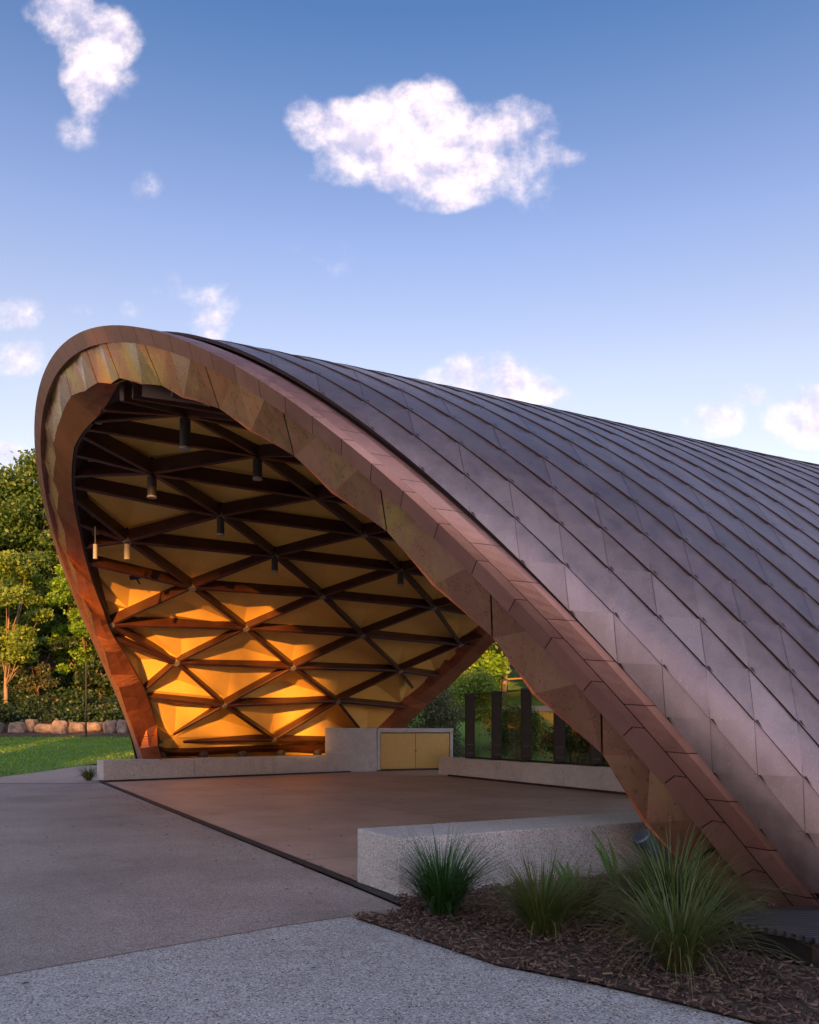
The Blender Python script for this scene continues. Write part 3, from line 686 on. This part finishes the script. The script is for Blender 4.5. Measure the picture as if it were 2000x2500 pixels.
bevel(fr.make('surround',M['granite'],t),.008,2)
MB().prism([cp(.132,.12),cp(fl_-.122,.12),cp(fl_-.122,.88),cp(.132,.88)],.0,1.36).make('recess',M['black'],t)
mid=(fl_)/2
for i,(a,b) in enumerate(((.15,mid-.006),(mid+.006,fl_-.14))):
    d=bevel(MB().prism([cp(a,.03),cp(b,.03),cp(b,.07),cp(a,.07)],.07,1.335).make('cupboard_door',M['gold'],t),.004,1)
MB().prism([cp(mid-.05,.015),cp(mid+.05,.015),cp(mid+.05,.028),cp(mid-.05,.028)],.70,.735).make('handle',M['lamp'],t)
# wall with glass fins
F0=np.array((1.11,25.8));dw=np.array((.4245,-.9054));dn=np.array((.9054,.4245))
def gp(s_,n_): q=F0+dw*s_+dn*n_; return (q[0],q[1])
t=empty('screen_wall',(3,22,0)); tag(t,'low speckled concrete wall carrying the glass screen at the rear right of the stage','wall')
cuts=[0,3.1,6.3,10.8]
for i in range(3):
    p0=gp(cuts[i]+.004,0); p1=gp(cuts[i+1]-.004,0)
    lft=gp(cuts[i]+.004,.55) if i else (.93,26.12)
    poly=[p0,p1,gp(cuts[i+1]-.004,.55),gp(cuts[i]+.004,.55)] if i else [gp(.004,0),p1,gp(cuts[1]-.004,.55),gp(.0,.55),(.93,26.12)]
    bevel(MB().prism(poly[::-1] if False else poly,.06,.585).make('precast_length',M['granite'],t),.008,2)
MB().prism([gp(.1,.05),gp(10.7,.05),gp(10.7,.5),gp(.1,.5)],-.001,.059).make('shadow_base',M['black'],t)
t=empty('glass_screen',(3,22,.585)); tag(t,'glass wind screen between dark upright steel fins on the low wall at the rear right','glass screen')
ss=[]
for px in(1147.6,1212.9,1284.9,1365.7,1453.9,1565):
    L0=F0+dn*.27; # solve for position along the wall
    kx=(px-1000)/F_PX; s_=(kx*L0[1]-L0[0])/(dw[0]-kx*dw[1]); ss.append(s_)
ang=math.atan2(.36,.93)
for s_ in ss:
    c=gp(s_,.27)
    fb=MB().box((c[0],c[1],.587),.31,.05,1.98,ang).make('fin',M['fin'],t)
    bm=MB()
    for zz in(.10,.14,.34,.38)[::1]:
        pass
    for zz in(.16,.42):
        for xx in(-.08,0,.08):
            ct=(c[0]+math.cos(ang)*xx+math.sin(ang)*.03,c[1]+math.sin(ang)*xx-math.cos(ang)*.03,.587+zz)
            bm=MB(); bm.tube([ct,(ct[0]+math.sin(ang)*.012,ct[1]-math.cos(ang)*.012,ct[2])],.012,8); bm.make('bolt',M['plate'],fb)
for a,b in zip(ss[:-1],ss[1:]):
    p,q=np.array(gp(a,.36)),np.array(gp(b,.19)); d=(q-p)/np.linalg.norm(q-p); p=p+d*.03;q=q-d*.03; n_=np.array([-d[1],d[0]])*.006
    MB().prism([tuple(p+n_),tuple(q+n_),tuple(q-n_),tuple(p-n_)],.64,2.50).make('glass_pane',M['glass'],t)
    MB().prism([tuple(p+n_*3),tuple(q+n_*3),tuple(q-n_*3),tuple(p-n_*3)],.586,.638).make('bottom_rail',M['black'],t)
    MB().prism([tuple(p+n_*2),tuple(q+n_*2),tuple(q-n_*2),tuple(p-n_*2)],2.502,2.525).make('top_rail',M['black'],t)
# uplights behind the low wall
ul=['nearest the left foot of the arch','second from the left foot of the arch','in the middle of its row','second from the counter','closest to the counter']
for px,lab in zip((394,498,594,688,778),ul):
    L0=np.array(off(WF[0],bkd,.78)); dv=np.array(WF[1])-np.array(WF[0]); dv/=np.linalg.norm(dv); kx=(px-1000)/F_PX; s_=(kx*L0[1]-L0[0])/(dv[0]-kx*dv[1]); c=L0+dv*s_
    t=empty('uplight',(c[0],c[1],0)); tag(t,'round dark floor uplight behind the low wall, '+lab,'light','uplights behind the low wall')
    hd=MB(); hd.tube([(c[0],c[1],.55),(c[0]-.05,c[1]+.10,.66),(c[0]-.06,c[1]+.12,.69)],[.12,.165,.15],16); hd.make('lamp_head',M['lamp'],t)
    ln=MB(); ln.tube([(c[0]-.062,c[1]+.124,.70),(c[0]-.07,c[1]+.135,.715)],[.13,.10],16); ln.make('lens',M['plate'],t)
    MB().tube([(c[0],c[1],.0),(c[0],c[1],.56)],.03,8).make('stake',M['black'],t)
# spotlight by the bench
t=empty('spotlight',(1.93,6.75,0)); tag(t,'blue grey can spotlight tilted up beside the bench and the near foot','light')
c0=ray(1588,2095,6.75);c1=ray(1558,2042,6.62); ax=(c1-c0)/np.linalg.norm(c1-c0)
c1_=ray(1566,2062,6.7)
h=MB(); a0=ray(1602,2098,6.72); a1=ray(1566,2043,6.66); h.tube([a0,a1],[.082,.082],24); h.tube([a1,a1+(a1-a0)*.06],[.082,.07],24); h.make('housing',M['blue'],t,smooth=False)
h=MB(); q0=a0+(a1-a0)*.17;q1=a0+(a1-a0)*.22; h.tube([q0,q1],.084,24); h.make('cooling_slot',M['black'],t)
h=MB(); h.tube([a0-(a1-a0)*.02,a0-(a1-a0)*.3],[.078,.05],20); h.tube([a0-(a1-a0)*.2,(a0[0],a0[1],0)],.02,8); h.make('mount',M['black'],t)
# grate over the pit
gx=[(1.88,5.42),(2.30,4.98),(2.36,4.74),(4.5,4.62),(4.8,6.0),(2.6,5.9)]
t=empty('steel_grate',(2.6,5.2,0)); tag(t,'raised dark ribbed steel grate at the right, below the foot of the shell','grate')
MB().prism([(1.93,5.40),(2.36,4.80),(4.5,4.68),(4.8,5.9),(2.6,5.8)],-.02,.165).make('box',M['black'],t)
gm=MB(); d=np.array([.86,-.50]);  
for i in range(32):
    # slats run roughly towards the right of the frame
    f=i/31.; p=np.array([1.86+.50*f,5.50-.78*f]); q=p+np.array([2.6,-.10-.0*f]) 
    if i%2==0: gm.beam((p[0],p[1],.172),(q[0],q[1],.172),(0,0,1),.032,.03)
gm.make('slats',M['grate'],t)

# ------------------------------------------------------------------ plants
def tuft(x,y,h,spread,n,mat,label,dead=.15,lean=(0,0),wd=.006,group='grass tufts in the garden bed',z0=.02):
    t=empty('grass_tuft',(x,y,z0)); tag(t,label,'grass tuft',group)
    V=[];Fc=[];At=[]
    for i in range(n):
        a=random.uniform(0,6.283); r0=abs(random.gauss(0,.045)); out=random.random()**.6; isd=random.random()<dead
        L=h*random.uniform(.65,1.12)*(1+.15*out); e0=math.radians(random.uniform(66,89))*(1-(.46 if spread>1.5 else .28)*out); droop=(1.1*out+random.uniform(0,.5))*spread
        if isd: droop+=.9; e0*=.8
        p=np.array([x+r0*math.cos(a),y+r0*math.sin(a),z0]); K=7; d=L/K; az=a+random.gauss(0,.35); el_=e0; b0=len(V); ww=wd*random.uniform(.7,1.3)
        side=np.array([-math.sin(az),math.cos(az),0]); side=side*math.cos(.8)+np.array([math.cos(az)*.0,0,1])*.0+side*.3
        for k in range(K+1):
            wk=ww*(1-(k/K)**1.6)*(.6+.8*min(1,k/2)) ; V.append(tuple(p-side*wk/2)); V.append(tuple(p+side*wk/2))
            p=p+np.array([math.cos(az)*math.cos(el_)+lean[0]*.1,math.sin(az)*math.cos(el_)+lean[1]*.1,math.sin(el_)])*d; el_-=droop/K*(.5+k/K)
            if p[2]<.03: p[2]=.03
        tv=random.uniform(0,.25) if isd else random.uniform(.55,1)
        for k in range(K): Fc.append((b0+2*k,b0+2*k+1,b0+2*k+3,b0+2*k+2)); At.append(tv)
    build('blades',V,np.array(Fc),mat,t,At); return t
tuft(.25,6.15,.66,1.0,620,M['bladedark'],'dark green upright grass tuft against the left end of the bench',.06,wd=.008)
tuft(.90,5.55,.60,.8,480,M['blade'],'lighter green grass tuft left of the big one, in front of the bench face',.22,wd=.008)
tuft(1.86,5.80,.82,1.6,1150,M['blade'],'largest grass tuft, wide and drooping, in front of the near foot',.30,(.1,0),wd=.009)
tuft(1.55,4.72,.74,1.1,440,M['blade'],'tall grass tuft nearest the footpath, with dry brown strands',.40,wd=.0075)
tuft(1.28,6.1,.42,.9,200,M['blade'],'small sprawling grass tuft just behind the folded leaf',.3,wd=.008)
tuft(2.62,4.2,.22,1.1,90,M['blade'],'small dry brown grass tuft low at the right edge of the bed',.9)
tuft(-9.05,23.1,.55,1.0,160,M['blade'],'wispy grass tuft at the left end of the low wall',.4,group='grass by the low wall',wd=.016)
tuft(-8.0,23.6,.78,.9,120,M['bladedark'],'thin grass tuft rising behind the low wall near the arch foot',.2,group='grass by the low wall',wd=.016)
def broadleaf(x,y,h,n,label,az0):
    t=empty('broadleaf_plant',(x,y,.02)); tag(t,label,'plant')
    for i in range(n):
        az=az0+random.uniform(-.9,.9); K=10; L=h*random.uniform(.75,1.1); p=np.array([x,y,.02]); el_=math.radians(random.uniform(62,86)); V=[];At=[]
        side=np.array([-math.sin(az),math.cos(az),0.])
        if abs(side[0])<.5: side=np.array([.8,.3,0.])
        for k in range(K+1):
            f=k/K; wk=.065*math.sin(math.pi*min(1,f**.8*.93+.03))+.004; up=np.array([0,0,1.])
            V+= [tuple(p-side*wk/2+np.array([0,-.012,.0])),tuple(p),tuple(p+side*wk/2+np.array([0,-.012,0]))]
            p=p+np.array([math.cos(az)*math.cos(el_),math.sin(az)*math.cos(el_),math.sin(el_)])*L/K; el_-=.10*f
        F=[];
        for k in range(K): F+=[(3*k,3*k+1,3*k+4,3*k+3),(3*k+1,3*k+2,3*k+5,3*k+4)]; At+=[.9,.35]
        build('leaf',V,F,M['broad'],t,At,True)
broadleaf(1.27,6.25,.44,3,'broad striped leaves standing between the tufts against the bench',2.0)
broadleaf(1.72,6.75,.55,4,'dark broad leaves close to the blue grey spotlight',2.6)

# trees
def leaves(cl,n,size,tv,elong=1.6,flat=.0):
    """cl: list of (centre, radii, weight); returns quads"""
    C_=np.array([c[0] for c in cl]);R_=np.array([c[1] for c in cl]);W=np.array([c[2] for c in cl]);W=W/W.sum()
    idx=rng.choice(len(cl),n,p=W); d=rng.normal(size=(n,3)); d/=np.linalg.norm(d,axis=1)[:,None]; r=rng.random(n)**.55*(1+.45*rng.random(n)**4)
    P=C_[idx]+d*R_[idx]*r[:,None]
    a=rng.normal(size=(n,3)); a/=np.linalg.norm(a,axis=1)[:,None]; b=rng.normal(size=(n,3)); b-=a*(a*b).sum(1)[:,None]; b/=np.linalg.norm(b,axis=1)[:,None]
    if flat: a[:,2]*=1-flat; b[:,2]*=1-flat
    s=size*rng.uniform(.6,1.35,n); a=a*(s*elong/2)[:,None]; b=b*(s/2)[:,None]
    V=np.stack([P-a,P-b*.9+a*.1,P+a,P+b*.9+a*.1],1).reshape(-1,3); F=np.arange(4*n).reshape(-1,4)
    tint=np.clip(rng.normal(tv,.22,n)+(idx%7-3)*.06,0,1); return V,F,tint
def tree(name,x,y,h,cw,mat,label,n=9000,size=.16,base=.35,trunk=.18,nclump=26,tm='trunk',group=None,cat='tree',lean=0.,clr=(.16,.30),limbs=8,cy=None,z=None,tv=.5):
    z0=hgt(x,y)-.1 if z is None else z; t=empty(name,(x,y,z0)); tag(t,label,cat,group)
    cl=[];tops=[]
    for i in range(nclump):
        f=random.random(); zz=z0+h*(base+(1-base)*f); rad=cw*(math.sin(math.pi*min(.97,.14+.78*f))**.8)*math.sqrt(random.uniform(.05,1)); an=random.uniform(0,6.283)
        c=(x+lean*f+rad*math.cos(an),y+rad*math.sin(an)*(cy or 1.),zz); r=cw*random.uniform(*clr); cl.append((c,(r*1.15,r*1.15,r*.72),r**2)); tops.append(c)
    V,F,tt=leaves(cl,n,size,tv); build('crown',V,F,mat,t,tt)
    mb=MB(); top=(x+lean*.6,y,z0+h*.8); pts=[(x+lean*.6*q*q+.25*math.sin(q*5+x)*trunk*3,y,z0+h*.8*q) for q in np.linspace(0,1,9)]
    mb.tube(pts,[trunk*(1.15-q*.95) for q in np.linspace(0,1,9)],9)
    for c in random.sample(tops,min(limbs,len(tops))):
        q=min(.95,max(.15,(c[2]-z0)/h*.62)); i=q*8; i0=int(i); p=np.array(pts[i0])+(np.array(pts[min(8,i0+1)])-np.array(pts[i0]))*(i-i0)
        c=np.array(c); md=(p+c)/2+np.array([0,0,-.1*np.linalg.norm(c-p)]); r0=trunk*(1-.8*q)*.6
        mb.tube([p,md,c],[r0,r0*.65,r0*.2],6)
    mb.make('trunk',M[tm],t,smooth=True); return t
gl='trees on the bank beyond the lawn'
tree('gum_tree',-23.9,52,13.0,4.4,M['leafmid'],'tallest dark green tree at the left, reaching above the others',46000,.17,.12,.3,70,group=gl)
tree('gum_tree',-29.8,56,11.,5.0,M['leafmid'],'dark tree cut by the left edge of the photo, lower than the tallest',30000,.2,.1,.3,60,group=gl)
tree('gum_tree',-19.9,49.,10.2,2.7,M['leafmid'],'slimmer dark green tree partly hidden by the left edge of the arch',24000,.15,.1,.2,44,group=gl)
tree('gum_tree',-18.6,47.,8.0,2.1,M['leafbright'],'bright fresh green tree directly beside the left edge of the arch',20000,.13,.15,.14,40,group=gl)
tree('gum_tree',-21.6,44.,8.6,2.3,M['leaflit'],'sunlit yellow green gum with thin bare pinkish trunk on the left',24000,.12,.36,.11,44,'trunklit',group=gl,limbs=16)
tree('gum_tree',-24.2,45.,7.0,2.0,M['leaflit'],'lower yellow green gum at the left edge of the photo',9000,.13,.38,.085,24,'trunklit',group=gl,limbs=10)
tree('gum_tree',-17.6,46.5,7.2,1.9,M['leafdark'],'dark green small tree behind the lower left side of the arch',12000,.13,.1,.1,30,group=gl)
tree('gum_tree',-20.4,45.,3.8,1.3,M['leafgrey'],'small olive coloured sapling on the shaded bank',3000,.12,.3,.06,14,group=gl)
# dense wood behind them, ground cover on the bank
cl=[((x,y,hgt(x,y)+zz),(2.6,2.6,2.2),1.) for x in np.arange(-48,-6,2.4) for y in(56,61) for zz in(1.2,4.2,7.0,9.2)]
V,F,tt=leaves(cl,52000,.34,.35); o=tag(build('woodland',V,F,M['leafdark'],attr=tt),'dense dark woodland filling the bank behind the lawn','woodland',kind='stuff')
cl=[((x+random.uniform(-.6,.6),y,hgt(x,y)+random.uniform(.1,.75)),(random.uniform(.7,1.4),1.0,random.uniform(.35,.75)),random.uniform(.5,1.3)) for x in np.arange(-36,-9,1.1) for y in(43.2,44.8,46.8,49.)]
V,F,tt=leaves(cl,56000,.12,.35); tag(build('ground_cover',V,F,M['shrub'],attr=tt),'low dark green ground cover on the bank above the rocks','ground cover',kind='stuff')
# retaining rocks
rx=[(-8,26),(44,30),(78,22),(112,38),(148,30),(190,36),(232,30),(272,26),(302,22),(335,26)]
rl=['leftmost grey','small brown','low brown','broad grey brown','pale','dark grey','tan','long tan','small tan','rightmost dark']
for i,(px,wpx) in enumerate(rx):
    dpt=41.6+random.uniform(-.35,.3); X=(px-1000)/F_PX*dpt; W=wpx/F_PX*dpt*1.25; hh=random.uniform(.42,.78)*(1.15 if i==0 else 1)
    V=[];F=[];n1_,n2_=10,16
    for a in range(n1_+1):
        th=math.pi*a/n1_
        for b in range(n2_):
            ph=2*math.pi*b/n2_; v=np.array([math.sin(th)*math.cos(ph),math.sin(th)*math.sin(ph),math.cos(th)]); v=np.sign(v)*np.abs(v)**.62
            k=1+.22*mnoise.noise(Vector((v[0]*1.4+i*7,v[1]*1.4,v[2]*1.4)))+.07*mnoise.noise(Vector((v[0]*4+i*7,v[1]*4,v[2]*4)))
            V.append((X+v[0]*k*W*.52,dpt+v[1]*k*.42,hgt(X,dpt)+hh*.36+v[2]*k*hh*.55))
    for a in range(n1_):
        for b in range(n2_): F.append((a*n2_+b,(a+1)*n2_+b,(a+1)*n2_+(b+1)%n2_,a*n2_+(b+1)%n2_))
    tag(build('boulder',V,F,M['rock']),rl[i]+' boulder in the retaining row at the edge of the lawn','boulder','sandstone boulders edging the lawn')
# lamp post
t=empty('lamp_post',(-15.4,39.,hgt(-15.4,39.))); z=hgt(-15.4,39.); tag(t,'thin dark post standing on the mulch beyond the lawn','post')
MB().tube([(-15.4,39,z),(-15.4,39,z+3.4)],.045,8).make('pole',M['black'],t); MB().tube([(-15.4,39,z+3.4),(-15.4,39,z+3.62)],[.06,.05],10).make('lamp_cap',M['black'],t)
# trees seen through the rear opening
gr='trees beyond the rear opening'
tree('shade_tree',2.6,50,11.5,3.8,M['leafbright'],'sunlit fresh green tree with pale forked branches seen through the rear opening',34000,.17,.04,.14,52,'trunk',group=gr,limbs=14)
tree('shade_tree',6.0,52,11.5,3.8,M['leaflit'],'sunlit yellow green tree to the right behind the glass screen',28000,.18,.06,.16,46,'trunklit',group=gr,limbs=12)
tree('shade_tree',-1.2,54,11.,3.8,M['leaflit'],'yellow green tree at the left of the rear opening',18000,.19,.12,.2,34,group=gr)
tree('shade_tree',12.5,54,10.5,4.,M['leafmid'],'mid green tree far right behind the shell leg',12000,.22,.2,.2,26,group=gr)
tree('shade_tree',8.5,62,13,5.,M['leafmid'],'large green tree in the second row behind the glass screen',14000,.26,.15,.3,30,group=gr)
tree('shade_tree',.5,66,12,5.,M['leafmid'],'large green tree in the second row behind the rear opening',14000,.26,.12,.3,30,group=gr)
gs='bushes behind the stage'
tree('leafy_bush',1.15,35.5,2.9,1.25,M['leafgrey'],'grey green bush behind the right end of the counter',16000,.07,.0,.05,34,group=gs,cat='bush',z=.2,clr=(.35,.6))
tree('leafy_bush',-.9,36.,2.1,1.2,M['leafgrey'],'olive bush just beyond the counter top',10000,.07,.0,.05,30,group=gs,cat='bush',z=.3,clr=(.35,.6))
tree('leafy_bush',4.7,36.5,2.0,1.2,M['leafmid'],'dark green bush behind the middle glass panes',11000,.07,.0,.05,28,group=gs,cat='bush',z=.3,clr=(.4,.65))
tree('leafy_bush',6.9,31.,2.1,1.7,M['leafdark'],'dark bush behind the glass panes nearest the shell leg',14000,.07,.0,.05,30,group=gs,cat='bush',z=.0,clr=(.4,.6))
tree('leafy_bush',3.6,45.,2.4,1.4,M['leaflit'],'rounded green bush on the far lawn behind the second pane',9000,.09,.0,.06,26,group=gs,cat='bush',clr=(.35,.6))
for i,(x,y,lab) in enumerate(((2.1,29.2,'pale feathery grass tuft outside the first glass pane'),(3.6,27.5,'pale feathery grass tuft outside the second glass pane'),(5.0,25.2,'pale feathery grass tuft outside the third glass pane'),(1.0,30.8,'pale feathery grass tuft beside the counter end'))):
    tuft(x,y,1.15,.6,90,M['blade'],lab,.35,wd=.02,group='feathery grasses outside the screen')
# far tree line all round the park
cl=[((x,y,hgt(x,y)+zz),(4.5,3.5,3.0),1.) for (x0,x1,y) in((-6,40,80),(40,110,70),(-120,-46,60)) for x in np.arange(x0,x1,5) for zz in(1.5,5,8)]
V,F,tt=leaves(cl,40000,.6,.45); tag(build('tree_belt',V,F,M['leafmid'],attr=tt),'distant belt of park trees behind the far lawn','tree belt',kind='stuff')

# ------------------------------------------------------------------ unseen trees behind the camera, placed with gaps to shape the evening shade
sh=np.array([SUN_T[0],SUN_T[1]]); sh/=np.linalg.norm(sh); lat=np.array([sh[1],-sh[0]])
def behind(l,dist): p=lat*l-sh*dist; return p[0],p[1]
gb='unseen shade trees behind the viewpoint'
def bigtree(l,dist,h,cw,base,lab,n=7000,size=.55,nc=34,clr=(.22,.36)):
    x,y=behind(l,dist); tree('unseen_shade_tree',x,y,h,cw,M['leafdark'],lab,n,size,base,.35,nc,group=gb,clr=clr,z=0.)
OCC=[(.3,60,18.7,4.2,.25),(8,60,18.9,5.4,.25),(16.5,60,19.5,5.6,.25),(25,62,19.5,5.6,.25),(4.,68,19.9,5.2,.25),(12,68,20.8,5.6,.25),(21,68,20.8,5.6,.25),(33,62,19,5.6,.25),(-.4,71,20.2,3.7,.35)]
for i,(l,d_,h_,cw,b_) in enumerate(OCC): bigtree(l,d_,h_,cw,b_,'unseen broad dense tree placed to cast evening shade, number %s of its row from the lawn side'%('one two three four five six seven eight nine'.split()[i]),14000,.75,60,(.25,.36))
LOW=[(-7.0,60,12.1,3.6),(-11.3,61,12.3,3.4),(-5.2,64,12.4,3.6),(-8.6,56,11.,3.4),(-16.3,60,15.4,3.4),(-22.5,62,17.2,4),(-28,60,17.6,4),(-34,62,17.8,4.2),(-40,60,16.5,4.4),(-48,60,16,4.6),(-9.2,65,12.6,3.2)]
for i,(l,d_,h_,cw) in enumerate(LOW): bigtree(l,d_,h_,cw,.05,'unseen lower tree shaping the sun gap in the sunward row, place %s from the stage'%('one two three four five six seven eight nine ten eleven'.split()[i]),9000,.75,44,(.32,.45))
bigtree(-6.4,62,21.6,2.7,.80,'unseen bare-stemmed tree with a high crown added to cap the sun gap',8000,.6,34)
sc.render.engine='CYCLES'
